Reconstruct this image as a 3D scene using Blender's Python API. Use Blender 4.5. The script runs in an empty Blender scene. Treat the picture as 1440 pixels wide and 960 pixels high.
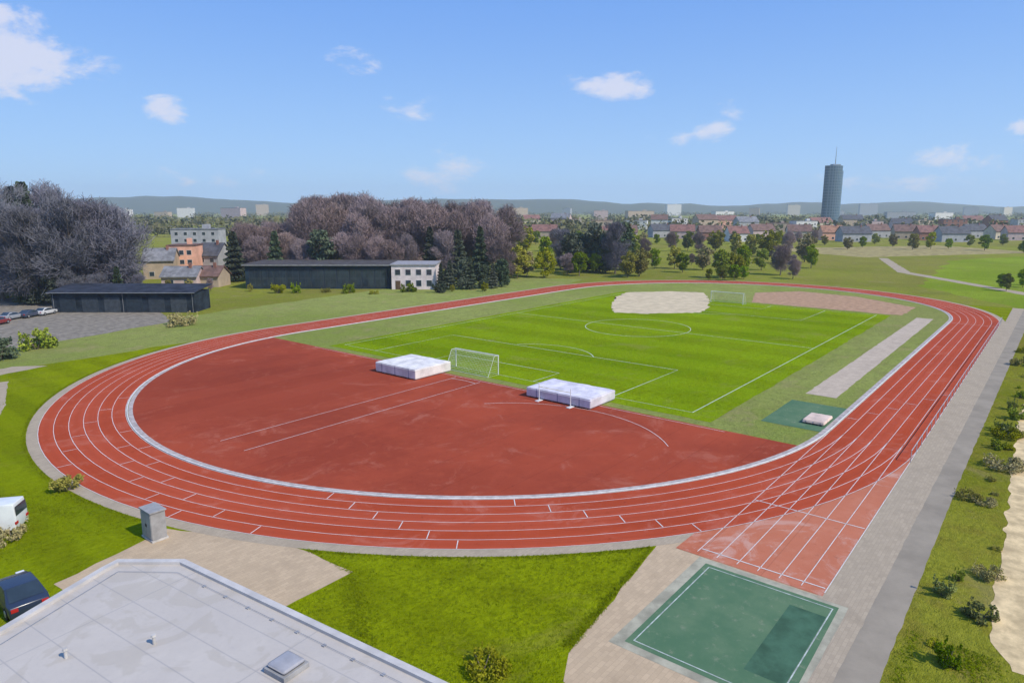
import bpy, bmesh, math, random
import numpy as np
from mathutils import Vector, Matrix, noise
random.seed(7); rng = np.random.default_rng(11)
R = math.radians
sc = bpy.context.scene
COL = sc.collection

# ================================================================ camera
H, PITCH, FPX = 20.4, 10.9, 960.0
cam = bpy.data.cameras.new('camera')
cam.sensor_width = 36; cam.lens = 24; cam.clip_end = 60000; cam.clip_start = .5
co = bpy.data.objects.new('camera', cam); COL.objects.link(co)
co.location = (0, 0, H); co.rotation_euler = (R(90 - PITCH), 0, 0)
sc.camera = co
_s, _c = math.sin(R(PITCH)), math.cos(R(PITCH))
def at_depth(px, Y):                      # world x of a bearing at distance Y
    return (px-720)/FPX*(Y*_c+2.9)

# ================================================================ light
SUN_EL, SUN_AZ = 44, 124                   # azimuth clockwise from the view direction
wd = bpy.data.worlds.new('World'); sc.world = wd; wd.use_nodes = True
nt = wd.node_tree; nt.nodes.clear()
class NB:                                 # tiny node builder
    def __init__(s, t): s.t = t
    def n(s, typ, **kw):
        x = s.t.nodes.new(typ)
        for k, v in kw.items(): setattr(x, k, v)
        return x
    def put(s, sock, v):
        if hasattr(v, 'links'): s.t.links.new(v, sock)
        elif isinstance(v, (tuple, list)) and len(v) == 3 and sock.type == 'RGBA': sock.default_value = (*v, 1)
        else: sock.default_value = v
    def math(s, op, a, b=None, c=None, clamp=False):
        x = s.n('ShaderNodeMath', operation=op, use_clamp=clamp)
        s.put(x.inputs[0], a)
        if b is not None: s.put(x.inputs[1], b)
        if c is not None: s.put(x.inputs[2], c)
        return x.outputs[0]
    def mix(s, f, a, b, mode='MIX'):
        x = s.n('ShaderNodeMix', data_type='RGBA', blend_type=mode)
        s.put(x.inputs[0], f); s.put(x.inputs[6], a); s.put(x.inputs[7], b)
        return x.outputs[2]
    def noise(s, vec, scale, detail=4, rough=.55, dist=0):
        x = s.n('ShaderNodeTexNoise'); s.put(x.inputs['Vector'], vec)
        x.inputs['Scale'].default_value = scale; x.inputs['Detail'].default_value = detail
        x.inputs['Roughness'].default_value = rough; x.inputs['Distortion'].default_value = dist
        return x.outputs[0]
    def ramp(s, v, lo, hi):
        x = s.n('ShaderNodeMapRange', interpolation_type='SMOOTHSTEP'); s.put(x.inputs[0], v)
        x.inputs[1].default_value = lo; x.inputs[2].default_value = hi
        return x.outputs[0]
b = NB(nt)
out = b.n('ShaderNodeOutputWorld'); bg = b.n('ShaderNodeBackground')
sky = b.n('ShaderNodeTexSky'); sky.sky_type = 'NISHITA'; sky.sun_disc = False
sky.sun_elevation = R(SUN_EL); sky.sun_rotation = R(SUN_AZ)
sky.air_density = 1.0; sky.dust_density = .2; sky.ozone_density = 4.0
SKY = .125
tc = b.n('ShaderNodeTexCoord'); sep = b.n('ShaderNodeSeparateXYZ'); nt.links.new(tc.outputs['Generated'], sep.inputs[0])
dx, dy, dz = sep.outputs
# clear spring air: the Nishita sky pulled towards a clean blue that pales at the horizon
el = b.ramp(dz, -.01, .36)
clear = b.mix(b.math('POWER', el, .75), tuple(v/SKY for v in (.40, .67, 1.05)), tuple(v/SKY for v in (.155, .375, .94)))
col = b.mix(.85, sky.outputs[0], clear)
# small fair-weather clouds, each an ellipse of bearing and height broken up by noise
ysafe = b.math('MAXIMUM', dy, .05)
gx, gz = b.math('DIVIDE', dx, ysafe), b.math('DIVIDE', dz, ysafe)
cv = b.n('ShaderNodeCombineXYZ'); nt.links.new(gx, cv.inputs[0]); nt.links.new(b.math('MULTIPLY', gz, 2.2), cv.inputs[1])
nz = b.noise(cv.outputs[0], 9, 8, .62, .35)
nz2 = b.noise(cv.outputs[0], 30, 6, .6)
nn = b.math('ADD', b.math('MULTIPLY', nz, 1.0), b.math('MULTIPLY', nz2, .3))
def gn(px, py):
    u, v = (px-720)/FPX, (py-480)/FPX
    f = _c - v*_s; return u/f, -(_s + v*_c)/f
total = None
for (px, py, sx, sy, amp) in [(10, 95, 140, 52, 1.15), (-10, 20, 85, 60, .95), (130, 92, 75, 24, .6), (232, 155, 48, 22, .82), (850, 120, 88, 24, .78),
                              (1003, 186, 36, 24, .85), (630, 235, 80, 40, .72), (490, 85, 60, 24, .42), (580, 150, 60, 26, .38),
                              (1340, 222, 130, 28, .5), (945, 190, 46, 20, .4), (1030, 150, 50, 22, .4), (1436, 185, 30, 22, .55), (1250, 255, 190, 22, .42), (300, 250, 200, 20, .3)]:
    cx, cz = gn(px, py)
    ex = b.math('DIVIDE', b.math('SUBTRACT', gx, cx), sx/FPX); ez = b.math('DIVIDE', b.math('SUBTRACT', gz, cz), sy/FPX)
    d2 = b.math('ADD', b.math('MULTIPLY', ex, ex), b.math('MULTIPLY', ez, ez))
    g = b.math('MULTIPLY', b.math('SUBTRACT', 1.0, d2, clamp=True), amp)
    total = g if total is None else b.math('MAXIMUM', total, g)
cm = b.ramp(b.math('ADD', total, b.math('MULTIPLY', b.math('SUBTRACT', nn, .65), 3.0)), .30, 1.0)
cm = b.math('MULTIPLY', cm, b.ramp(total, 0, .2))
cm = b.math('MULTIPLY', cm, b.math('GREATER_THAN', dy, .06))
col = b.mix(b.math('MULTIPLY', cm, .78), col, tuple(v/SKY for v in (.80, .80, .92)))
nt.links.new(col, bg.inputs[0]); bg.inputs[1].default_value = SKY
nt.links.new(bg.outputs[0], out.inputs[0])
sl = bpy.data.lights.new('sun', 'SUN'); sl.energy = 4.6; sl.angle = R(.5); sl.color = (1, .93, .80)
so = bpy.data.objects.new('sun', sl); COL.objects.link(so)
so.rotation_euler = (R(90 - SUN_EL), 0, R(180 - SUN_AZ))
sc.view_settings.view_transform = 'Standard'; sc.view_settings.look = 'None'
sc.view_settings.gamma = 1; sc.view_settings.exposure = 0

# ================================================================ materials
def newmat(name, rough=.85, spec=.2):
    m = bpy.data.materials.new(name); m.use_nodes = True
    p = m.node_tree.nodes['Principled BSDF']
    p.inputs['Roughness'].default_value = rough; p.inputs['Specular IOR Level'].default_value = spec
    return m, NB(m.node_tree), p
def objco(b): return b.n('ShaderNodeTexCoord').outputs['Object']
def bump(b, p, h, strength, dist):
    x = b.n('ShaderNodeBump'); x.inputs['Strength'].default_value = strength; x.inputs['Distance'].default_value = dist
    b.put(x.inputs['Height'], h); b.t.links.new(x.outputs[0], p.inputs['Normal'])
MC = {}
def M(name, col, rough=.8, var=.18, scale=1.5, metallic=0, spec=.3):     # general weathered surface
    k = (name, col)
    if k in MC: return MC[k]
    m, b, p = newmat(name, rough, spec); p.inputs['Metallic'].default_value = metallic
    v = objco(b)
    f = b.noise(v, scale, 6, .6); f2 = b.noise(v, scale*9, 3, .6)
    dark = tuple(c*(1-var*1.6) for c in col); lite = tuple(min(1, c*(1+var)) for c in col)
    c1 = b.mix(b.ramp(f, .3, .7), dark, lite)
    c2 = b.mix(b.math('MULTIPLY', b.ramp(f2, .45, .75), var), c1, tuple(c*.6 for c in col))
    b.t.links.new(c2, p.inputs['Base Color'])
    MC[k] = m; return m
def grass_mat(name, c1, c2, c3, fine=1.0, stripes=None, worn=.0, worncol=(.27, .2, .1), patch=.5):
    m, b, p = newmat(name, 1.0, .0); v = objco(b)
    big = b.noise(v, .035, 5, .6); mid = b.noise(v, .35, 6, .65); fin = b.noise(v, 3.5*fine, 4, .7); vf = b.noise(v, 16*fine, 2, .6)
    huge = b.noise(v, .011, 6, .62, .6)
    c = b.mix(b.ramp(big, .40, .60), c1, c2)
    c = b.mix(b.math('MULTIPLY', b.ramp(huge, .48, .60), patch), c, c3)
    c = b.mix(b.math('MULTIPLY', b.ramp(huge, .46, .36), patch*.8), c, tuple(min(1, x*1.18) for x in c2))
    c = b.mix(b.math('MULTIPLY', b.ramp(mid, .42, .66), .7), c, c3)
    m2 = b.noise(v, 1.3, 5, .7)
    c = b.mix(b.math('MULTIPLY', b.ramp(m2, .5, .70), .62), c, tuple(x*.6 for x in c1))
    c = b.mix(b.math('MULTIPLY', b.ramp(m2, .46, .28), .35), c, tuple(min(1, x*1.3) for x in c2))
    if stripes:
        sx = b.n('ShaderNodeSeparateXYZ'); b.t.links.new(v, sx.inputs[0])
        w_ = b.math('ADD', b.math('MULTIPLY', sx.outputs[0], math.pi/stripes), b.math('MULTIPLY', mid, 1.1))
        st = b.ramp(b.math('SINE', w_), -.45, .45)
        c = b.mix(b.math('MULTIPLY', st, .22), c, tuple(x*1.5 for x in c2))
    c = b.mix(b.math('MULTIPLY', b.ramp(fin, .35, .75), .45), c, tuple(x*.55 for x in c1))
    c = b.mix(b.math('MULTIPLY', b.ramp(vf, .5, .8), .4), c, tuple(min(1, x*1.55) for x in c2))
    if worn:
        wn = b.noise(v, .13, 9, .74, .5)
        c = b.mix(b.math('MULTIPLY', b.ramp(wn, .54, .66), worn), c, worncol)
    b.t.links.new(c, p.inputs['Base Color'])
    bump(b, p, b.math('ADD', b.math('ADD', fin, vf), b.math('MULTIPLY', b.noise(v, 1.1, 5, .7), 2.5)), .8, .16)
    return m
G_LAWN = grass_mat('lawn_grass', (.178, .226, .003), (.24, .288, .004), (.175, .20, .004), worn=.42, worncol=(.24, .215, .04), stripes=2.3, patch=.35)
G_PITCH = grass_mat('pitch_grass', (.16, .25, .003), (.225, .32, .006), (.20, .255, .004), stripes=5.2, worn=.38, worncol=(.26, .26, .06), patch=.25)
G_FIELD = grass_mat('rough_grass', (.19, .21, .028), (.26, .28, .035), (.25, .21, .06), worn=.5, worncol=(.29, .23, .12))
G_MEADOW = grass_mat('meadow_grass', (.19, .27, .018), (.26, .34, .03), (.22, .26, .03), worn=.3)
G_PALE = grass_mat('pale_grass', (.24, .29, .06), (.30, .33, .09), (.24, .24, .08), worn=.55, worncol=(.34, .28, .13))
G_VERGE = grass_mat('verge_grass', (.18, .195, .014), (.26, .26, .028), (.22, .18, .03), worn=.55, worncol=(.3, .24, .09))

CA, CN, L, RI = 66.8, 57.7, 81.5, 42.3    # bend centre, straight, inner radius (m)
LANE = 1.22; NL = 6; RO = RI + NL*LANE
def track_mat(name, base, dark, lite, lanes=True):
    m, b, p = newmat(name, .95, .03); v = objco(b)
    big = b.noise(v, .07, 5, .6); mid = b.noise(v, .7, 6, .65); fin = b.noise(v, 14, 3, .7)
    c = b.mix(b.ramp(big, .36, .66), dark, base)
    c = b.mix(b.math('MULTIPLY', b.ramp(mid, .45, .75), .4), c, lite)
    if lanes:                             # every lane has worn a little differently
        s = b.n('ShaderNodeSeparateXYZ'); b.t.links.new(v, s.inputs[0])
        da = b.math('MAXIMUM', b.math('SUBTRACT', b.math('ABSOLUTE', b.math('SUBTRACT', s.outputs[0], CA+L/2)), L/2), 0.0)
        dn = b.math('SUBTRACT', s.outputs[1], CN)
        r = b.math('SQRT', b.math('ADD', b.math('MULTIPLY', da, da), b.math('MULTIPLY', dn, dn)))
        k = b.math('DIVIDE', b.math('SUBTRACT', r, RI), LANE)
        wn = b.n('ShaderNodeTexWhiteNoise', noise_dimensions='1D'); b.put(wn.inputs['W'], b.math('FLOOR', k))
        c = b.mix(b.math('MULTIPLY', wn.outputs[0], .6), c, lite)
        mid_l = b.ramp(b.math('ABSOLUTE', b.math('SUBTRACT', b.math('FRACT', k), .5)), .32, .05)
        c = b.mix(b.math('MULTIPLY', mid_l, .22), c, tuple(x*.8 for x in dark))
        cv = b.n('ShaderNodeCombineXYZ'); b.put(cv.inputs[0], b.math('MULTIPLY', r, 2.2)); b.put(cv.inputs[1], b.math('MULTIPLY', s.outputs[0], .03))
        stn = b.noise(cv.outputs[0], 1.5, 5, .6)
        c = b.mix(b.math('MULTIPLY', b.ramp(stn, .52, .75), .5), c, tuple(x*.62 for x in dark))
    sc1 = b.noise(v, .22, 9, .75, 1.2); sc2 = b.noise(v, 1.9, 8, .75, .4)
    c = b.mix(b.math('MULTIPLY', b.ramp(sc1, .53, .66), .55), c, tuple(min(1, x*k) for x, k in zip(lite, (1.05, 1.7, 2.2))))
    c = b.mix(b.math('MULTIPLY', b.ramp(sc2, .56, .70), .55), c, tuple(x*.55 for x in dark))
    c = b.mix(b.math('MULTIPLY', b.ramp(sc2, .40, .28), .22), c, tuple(min(1, x*k) for x, k in zip(lite, (1.05, 1.6, 2.0))))
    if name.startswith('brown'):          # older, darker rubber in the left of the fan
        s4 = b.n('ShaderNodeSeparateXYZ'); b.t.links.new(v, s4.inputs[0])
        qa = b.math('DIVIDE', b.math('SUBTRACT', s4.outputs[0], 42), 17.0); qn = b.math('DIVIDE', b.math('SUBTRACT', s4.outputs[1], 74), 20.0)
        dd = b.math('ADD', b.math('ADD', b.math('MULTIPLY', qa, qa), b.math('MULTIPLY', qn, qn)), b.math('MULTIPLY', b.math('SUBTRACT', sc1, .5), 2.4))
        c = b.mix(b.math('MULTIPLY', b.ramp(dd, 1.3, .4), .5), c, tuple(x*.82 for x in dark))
    if not lanes:
        s3 = b.n('ShaderNodeSeparateXYZ'); b.t.links.new(v, s3.inputs[0])
        sm = b.ramp(b.math('ABSOLUTE', b.math('SUBTRACT', b.math('FRACT', b.math('DIVIDE', s3.outputs[1], 3.8)), .5)), .488, .497)
        c = b.mix(b.math('MULTIPLY', sm, .4), c, tuple(x*.5 for x in dark))
        rw = b.n('ShaderNodeTexWhiteNoise', noise_dimensions='1D'); b.put(rw.inputs['W'], b.math('FLOOR', b.math('ADD', b.math('DIVIDE', s3.outputs[1], 3.8), .0)))
        c = b.mix(b.math('MULTIPLY', rw.outputs[0], .22), c, lite)
    c = b.mix(b.math('MULTIPLY', b.ramp(fin, .45, .8), .25), c, tuple(x*.7 for x in dark))
    b.t.links.new(c, p.inputs['Base Color']); bump(b, p, fin, .25, .02)
    return m
T_RED = track_mat('red_track_rubber', (.40, .066, .027), (.34, .054, .022), (.43, .082, .042))
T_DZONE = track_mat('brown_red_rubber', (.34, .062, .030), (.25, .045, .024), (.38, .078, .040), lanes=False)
T_CHUTE = track_mat('faded_pink_rubber', (.46, .145, .08), (.40, .115, .06), (.52, .23, .15), lanes=False)
WHITE = M('white_paint', (.64, .61, .57), .6, .12, 2)
def pave_mat(name, col, tile=(1.0, .5), joint=.6):
    m, b, p = newmat(name, .95, .04); v = objco(b)
    br = b.n('ShaderNodeTexBrick'); b.put(br.inputs['Vector'], v)
    br.inputs['Scale'].default_value = 1; br.inputs['Brick Width'].default_value = tile[0]; br.inputs['Row Height'].default_value = tile[1]
    br.inputs['Mortar Size'].default_value = .012
    br.inputs['Color1'].default_value = (*col, 1); br.inputs['Color2'].default_value = (*[c*.86 for c in col], 1)
    br.inputs['Mortar'].default_value = (*[c*joint for c in col], 1)
    st = b.noise(v, .5, 7, .68); fin = b.noise(v, 9, 3, .6)
    c = b.mix(b.math('MULTIPLY', b.ramp(st, .45, .75), .45), br.outputs[0], tuple(x*.62 for x in col))
    c = b.mix(b.math('MULTIPLY', b.ramp(fin, .5, .8), .3), c, tuple(x*1.2 for x in col))
    b.t.links.new(c, p.inputs['Base Color']); return m
P_BEIGE = pave_mat('beige_paving', (.50, .375, .245), (.5, .25), .8)
P_TAN = pave_mat('tan_grey_paving', (.40, .325, .235), (.4, .2), .8)
ASPH = M('grey_asphalt', (.285, .243, .187), .95, .10, .35, spec=.04)
SAND = M('sandy_gravel', (.62, .47, .26), .95, .2, .9, spec=.04)
CONC = M('pale_concrete', (.5, .47, .43), .85, .15, 1.2)
def court_mat():
    m, b, p = newmat('teal_court_surface', .95, .04); v = objco(b)
    st = b.noise(v, .45, 7, .65); fin = b.noise(v, 8, 4, .65)
    c = b.mix(b.ramp(st, .35, .7), (.075, .15, .082), (.11, .18, .10))
    c = b.mix(b.math('MULTIPLY', b.ramp(fin, .5, .8), .35), c, (.07, .13, .095))
    sc_ = b.noise(v, 1.6, 8, .72)
    c = b.mix(b.math('MULTIPLY', b.ramp(sc_, .54, .70), .5), c, (.25, .26, .18))
    b.t.links.new(c, p.inputs['Base Color']); return m
COURT = court_mat()
COURT2 = M('dark_teal_paint', (.058, .125, .078), .95, .2, .7, spec=.04)

# ================================================================ object helpers
ROT = R(51)                               # site frame: local x runs along the straights, local y across
def link(name, me, m, parent=None, loc=None, rot=None):
    o = bpy.data.objects.new(name, me); COL.objects.link(o)
    if m is not None: me.materials.append(m)
    if parent is not None: o.parent = parent
    if loc is not None: o.location = loc
    if rot is not None: o.rotation_euler = (0, 0, rot)
    return o
def tag(o, label=None, cat=None, group=None, kind=None):
    if label: o['label'] = label
    if cat: o['category'] = cat
    if group: o['group'] = group
    if kind: o['kind'] = kind
    return o
def thing(name, label, cat, loc=(0, 0, 0), rot=0, group=None):
    o = bpy.data.objects.new(name, None); COL.objects.link(o); o.empty_display_size = .3
    o.location = loc; o.rotation_euler = (0, 0, rot)
    return tag(o, label, cat, group)
def mesh(name, verts, faces):
    me = bpy.data.meshes.new(name); me.from_pydata([tuple(v) for v in verts], [], [tuple(f) for f in faces]); me.update(); return me
def W(a, n): c, s = math.cos(ROT), math.sin(ROT); return (a*c-n*s, a*s+n*c)
def jitter(pts, amp, step=1.2):           # uneven edge for paths and lawns
    res = []
    for i, p in enumerate(pts):
        q = pts[(i+1) % len(pts)]; d = math.dist(p, q); k = max(1, int(d/step))
        for j in range(k):
            t = j/k; x, y = p[0]+(q[0]-p[0])*t, p[1]+(q[1]-p[1])*t
            res.append((x+amp*noise.noise((x*.9, y*.9, 3.1)), y+amp*noise.noise((x*.9, y*.9, 9.7))))
    return res
def sheet(name, pts, z, m, rot=ROT, jit=0, step=1.2, kind='structure'):
    if jit: pts = jitter(pts, jit, step)
    bm = bmesh.new(); f = bm.faces.new([bm.verts.new((x, y, 0)) for x, y in pts])
    if f.normal.z < 0: f.normal_flip()
    bmesh.ops.triangulate(bm, faces=bm.faces[:])
    me = bpy.data.meshes.new(name); bm.to_mesh(me); bm.free()
    for p_ in me.polygons:
        if p_.normal.z < 0: p_.flip()
    o = link(name, me, m, loc=(0, 0, z), rot=rot)
    return tag(o, kind=kind)
class MB:                                 # collects shapes into one mesh
    def __init__(s): s.bm = bmesh.new()
    def box(s, x0, x1, y0, y1, z0, z1):
        v = [s.bm.verts.new(p) for p in ((x0,y0,z0),(x1,y0,z0),(x1,y1,z0),(x0,y1,z0),(x0,y0,z1),(x1,y0,z1),(x1,y1,z1),(x0,y1,z1))]
        for f in ((3,2,1,0),(4,5,6,7),(0,1,5,4),(1,2,6,5),(2,3,7,6),(3,0,4,7)): s.bm.faces.new([v[i] for i in f])
        return s
    def prism(s, prof, y0, y1, axis='y'): # profile in x,z extruded along y
        mk = (lambda a, c, t: (a, t, c)) if axis == 'y' else (lambda a, c, t: (t, a, c)) if axis == 'x' else (lambda a, c, t: (a, c, t))
        v0 = [s.bm.verts.new(mk(a, c, y0)) for a, c in prof]; v1 = [s.bm.verts.new(mk(a, c, y1)) for a, c in prof]
        k = len(prof); s.bm.faces.new(v0); s.bm.faces.new(v1[::-1])
        for i in range(k): s.bm.faces.new([v0[i], v1[i], v1[(i+1) % k], v0[(i+1) % k]])
        return s
    def tube(s, p, q, r0, r1=None, n=6):
        p, q = Vector(p), Vector(q); r1 = r0 if r1 is None else r1
        d = (q-p); 
        if d.length < 1e-6: return s
        d.normalize(); u = d.orthogonal().normalized(); w_ = d.cross(u)
        ra = [s.bm.verts.new(p+(u*math.cos(2*math.pi*i/n)+w_*math.sin(2*math.pi*i/n))*r0) for i in range(n)]
        rb = [s.bm.verts.new(q+(u*math.cos(2*math.pi*i/n)+w_*math.sin(2*math.pi*i/n))*r1) for i in range(n)]
        for i in range(n): s.bm.faces.new([ra[i], ra[(i+1) % n], rb[(i+1) % n], rb[i]])
        s.bm.faces.new(ra[::-1]); s.bm.faces.new(rb); return s
    def quad(s, *pts): s.bm.faces.new([s.bm.verts.new(p) for p in pts]); return s
    def build(s, name, m, parent=None, loc=None, rot=None, bevel=0, smooth=False):
        bmesh.ops.recalc_face_normals(s.bm, faces=s.bm.faces[:])
        if bevel:
            bmesh.ops.bevel(s.bm, geom=[e for e in s.bm.edges if e.is_manifold and e.calc_face_angle(0) > .5], offset=bevel, segments=2, affect='EDGES', profile=.6)
        me = bpy.data.meshes.new(name); s.bm.to_mesh(me); s.bm.free()
        if smooth:
            for p_ in me.polygons: p_.use_smooth = True
        return link(name, me, m, parent, loc, rot)
def copy_thing(root, loc, rot, label, group=None, scale=1):
    r = root.copy(); COL.objects.link(r); r.location = loc; r.rotation_euler = (0, 0, rot)
    r.scale = (scale,)*3 if not isinstance(scale, tuple) else scale
    r['label'] = label
    if group: r['group'] = group
    for ch in list(root.children):
        c = ch.copy(); COL.objects.link(c); c.parent = r
        for g in ch.children:
            d = g.copy(); COL.objects.link(d); d.parent = c
    return r
ORD = ['first','second','third','fourth','fifth','sixth','seventh','eighth','ninth','tenth','eleventh','twelfth','thirteenth','fourteenth','fifteenth',
       'sixteenth','seventeenth','eighteenth','nineteenth','twentieth']
def ordn(i):
    tens = {2: 'twenty', 3: 'thirty', 4: 'forty', 5: 'fifty'}
    if i < 20: return ORD[i]
    t, u = divmod(i+1, 10)
    return tens[t]+'-'+ORD[u-1] if u else {3: 'thirtieth', 4: 'fortieth', 5: 'fiftieth'}[t]

# ================================================================ ground, track, paths
sheet('ground', [(-4700, -390), (4700, -390), (4700, 5350), (-4700, 5350)], 0, G_FIELD, rot=0)
def arc(r, c0, t0, t1, k): return [(c0+r*math.cos(R(t0+(t1-t0)*i/k)), CN+r*math.sin(R(t0+(t1-t0)*i/k))) for i in range(k+1)]
def stad(r, k=64): return arc(r, CA, 90, 270, k) + arc(r, CA+L, -90, 90, k)
def ring(name, r0, r1, z, m, z0=None):
    a_, b_ = stad(r0), stad(r1); k = len(a_)
    f = [(i, (i+1) % k, k+(i+1) % k, k+i) for i in range(k)]
    return tag(link(name, mesh(name, [(x, y, 0) for x, y in a_+b_], [q[::-1] for q in f]), m, loc=(0, 0, z), rot=ROT), kind='structure')
# meadow on the right behind, lawn in front, paler grass left and beyond the straight
sheet('meadow', [(150, -8), (172, 4), (215, 30), (330, 38), (520, -40), (560, -260), (300, -260), (150, -120)], .004, G_MEADOW, jit=3, step=6)
sheet('lawn', [(-40, -25), (150, -25), (178, -10), (178, 30), (150, 112), (70, 112), (20, 118), (-40, 110)], .008, G_LAWN, jit=.6, step=2)
sheet('dry_grass', [(20, 104), (45, 106), (78, 105.5), (150, 105.5), (172, 112), (160, 142), (110, 138), (60, 132), (30, 124)], .012, G_PALE, jit=1.2, step=3.5)
ring('track_edging', RO-.05, RO+.9, .02, P_TAN)
ring('running_track', RI, RO, .03, T_RED)
sheet('infield_grass', [(60, CN-RI+.35), (CA+L, CN-RI+.35)] + arc(RI-.35, CA+L, -88, 88, 40) + [(CA+L, CN+RI-.35), (60, CN+RI-.35)], .016, G_PALE)
sheet('pitch', [(62, 25.2), (150, 25.6), (152, 87), (62, 86.2)], .024, G_PITCH, jit=.25, step=1.5)
sheet('sandy_patch', [(119, 70), (122, 64), (130, 56.5), (138, 58), (150, 63), (163, 70), (160, 78), (151, 85.5), (140, 82), (128, 76)], .036, M('pale_sand', (.55, .45, .30), .95, .10, .5, spec=.02), jit=.8, step=.9)
sheet('far_bend_area', [(151.5, 24), (166, 24), (178, 38), (181, 52), (171, 60), (152.5, 54)], .028, M('faded_far_rubber', (.40, .25, .155), .95, .14, .9, spec=.02), jit=.5, step=.5)
dz = [(60.4, 20.2)] + [(x, y) for x, y in arc(RI-.35, CA, 268, 92, 60)][1:-1] + [(57.5, 90.6), (57.5, 87)]
TD = math.degrees(math.acos((60.4-CA)/(RI-.35)))
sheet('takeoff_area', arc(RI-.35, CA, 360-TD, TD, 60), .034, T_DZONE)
# home straight runs on backwards past the bend
CHUTE_N0, CHUTE_N1 = CN-RO, CN-RI
sheet('track_chute', [(36.5, CHUTE_N0), (CA-.05, CHUTE_N0), (CA-.05, CHUTE_N0+.15)] + [(x, y) for x, y in arc(RO+.02, CA, 268, 236, 24)] + [(36.5, CHUTE_N1+1.2)], .026, T_CHUTE)
# kerb round the inside of lane one, with a drain inside it
def kerb():
    prof = [(RI-.16, .03), (RI-.16, .085), (RI-.1, .1), (RI-.04, .085), (RI-.04, .03)]
    rings = [stad(r) for r, z in prof]; k = len(rings[0]); v = []; f = []
    for (r, z), rg in zip(prof, rings): v += [(x, y, z) for x, y in rg]
    for j in range(len(prof)-1):
        for i in range(k): f.append((j*k+i, j*k+(i+1) % k, (j+1)*k+(i+1) % k, (j+1)*k+i))
    tag(link('track_kerb', mesh('track_kerb', v, f), WHITE, rot=ROT), kind='structure')
kerb()
ring('drain_channel', RI-.62, RI-.2, .038, M('drain_concrete', (.42, .36, .33), .9, .2, 2))
def markings():
    v, f = [], []
    def strip(pts, w_, closed=False):
        k = len(pts); b0 = len(v)
        for i, p in enumerate(pts):
            q0 = pts[(i-1) % k] if closed or i > 0 else p; q1 = pts[(i+1) % k] if closed or i < k-1 else p
            d = Vector((q1[0]-q0[0], q1[1]-q0[1])).normalized(); nx, ny = -d.y*w_/2, d.x*w_/2
            v.append((p[0]+nx, p[1]+ny, 0)); v.append((p[0]-nx, p[1]-ny, 0))
        for i in range(k if closed else k-1):
            j = (i+1) % k; f.append((b0+2*i, b0+2*i+1, b0+2*j+1, b0+2*j))
    for k in range(NL+1): strip(stad(RI+.03+k*(LANE-.005)), .045, True)
    for k in range(NL+1): strip([(36.9, CHUTE_N1-.03-k*(LANE-.005)), (CA-.3, CHUTE_N1-.03-k*(LANE-.005))], .045)
    strip([(147.0, CHUTE_N0+.1), (147.0, CHUTE_N1-.1)], .08)
    for a_ in (37.4, 46.6): strip([(a_, CHUTE_N0+.1), (a_, CHUTE_N1-.1)], .08)
    for k in range(NL):                    # staggered starts and change-over marks
        for base, dl in ((150, 7.0), (168, 7.2), (176, 7.2), (205, 3.6), (223, 3.7)):
            r0, r1 = RI+k*LANE+.08, RI+(k+1)*LANE-.08; t = R(base+dl*k/ (1+.03*k) * .85)
            if t > R(268): continue
            strip([(CA+r0*math.cos(t), CN+r0*math.sin(t)), (CA+r1*math.cos(t), CN+r1*math.sin(t))], .06)
        a_ = 72+3.2*k; strip([(a_, CHUTE_N1-k*LANE-.08), (a_, CHUTE_N1-(k+1)*LANE+.08)], .06)
    o = link('track_markings', mesh('track_markings', v, [q[::-1] for q in f]), WHITE, loc=(0, 0, .042), rot=ROT); tag(o, kind='structure')
    v.clear(); f.clear()                  # take-off area: runway lines and arc
    strip([(29, 53.2), (59.6, 53.2)], .06); strip([(29, 57.2), (59.6, 57.2)], .06)
    strip([(57.5+8*math.cos(R(t))-6.5, 55.2+8*math.sin(R(t))) for t in range(-14, 15, 2)], .07)
    strip([(44+14*math.cos(R(t)), 36+14*math.sin(R(t))) for t in range(-50, 51, 5)], .06)
    strip([(60.0, 23), (60.0, 87)], .06)
    tag(link('takeoff_markings', mesh('takeoff_markings', v, [q[::-1] for q in f]), WHITE, loc=(0, 0, .046), rot=ROT), kind='structure')
    v.clear(); f.clear()                  # football pitch
    x0, x1, y0, y1 = 64, 149, 28, 85
    strip([(x0, y0), (x1, y0), (x1, y1), (x0, y1)], .11, True); strip([((x0+x1)/2, y0), ((x0+x1)/2, y1)], .11)
    strip([((x0+x1)/2+9.15*math.cos(R(t)), CN+9.15*math.sin(R(t))) for t in range(0, 360, 6)], .11, True)
    for s_, xx in ((1, x0), (-1, x1)):
        for d_, h_ in ((16.5, 20.16), (5.5, 9.16)): strip([(xx, CN-h_), (xx+s_*d_, CN-h_), (xx+s_*d_, CN+h_), (xx, CN+h_)], .11)
        t0 = 0 if s_ == 1 else 180
        strip([(xx+s_*11+9.15*math.cos(R(t0+t)), CN+9.15*math.sin(R(t0+t))) for t in range(-53, 54, 6)], .11)
    tag(link('pitch_markings', mesh('pitch_markings', v, [q[::-1] for q in f]), M('chalk_line', (.55, .58, .45), .9, .2, 2), loc=(0, 0, .031), rot=ROT), kind='structure')
markings()
# pale strip between pitch and home straight, with the teal pad at its near end
sheet('paved_strip', [(79, 18.0), (150, 18.4), (150, 21.2), (79, 21.2)], .028, pave_mat('pale_slabs', (.48, .39, .30), (.6, .6), .8), jit=.12)
sheet('teal_pad', [(65.6, 15.95), (75.4, 15.95), (75.4, 21.6), (65.6, 21.6)], .032, COURT, jit=.06)
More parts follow.
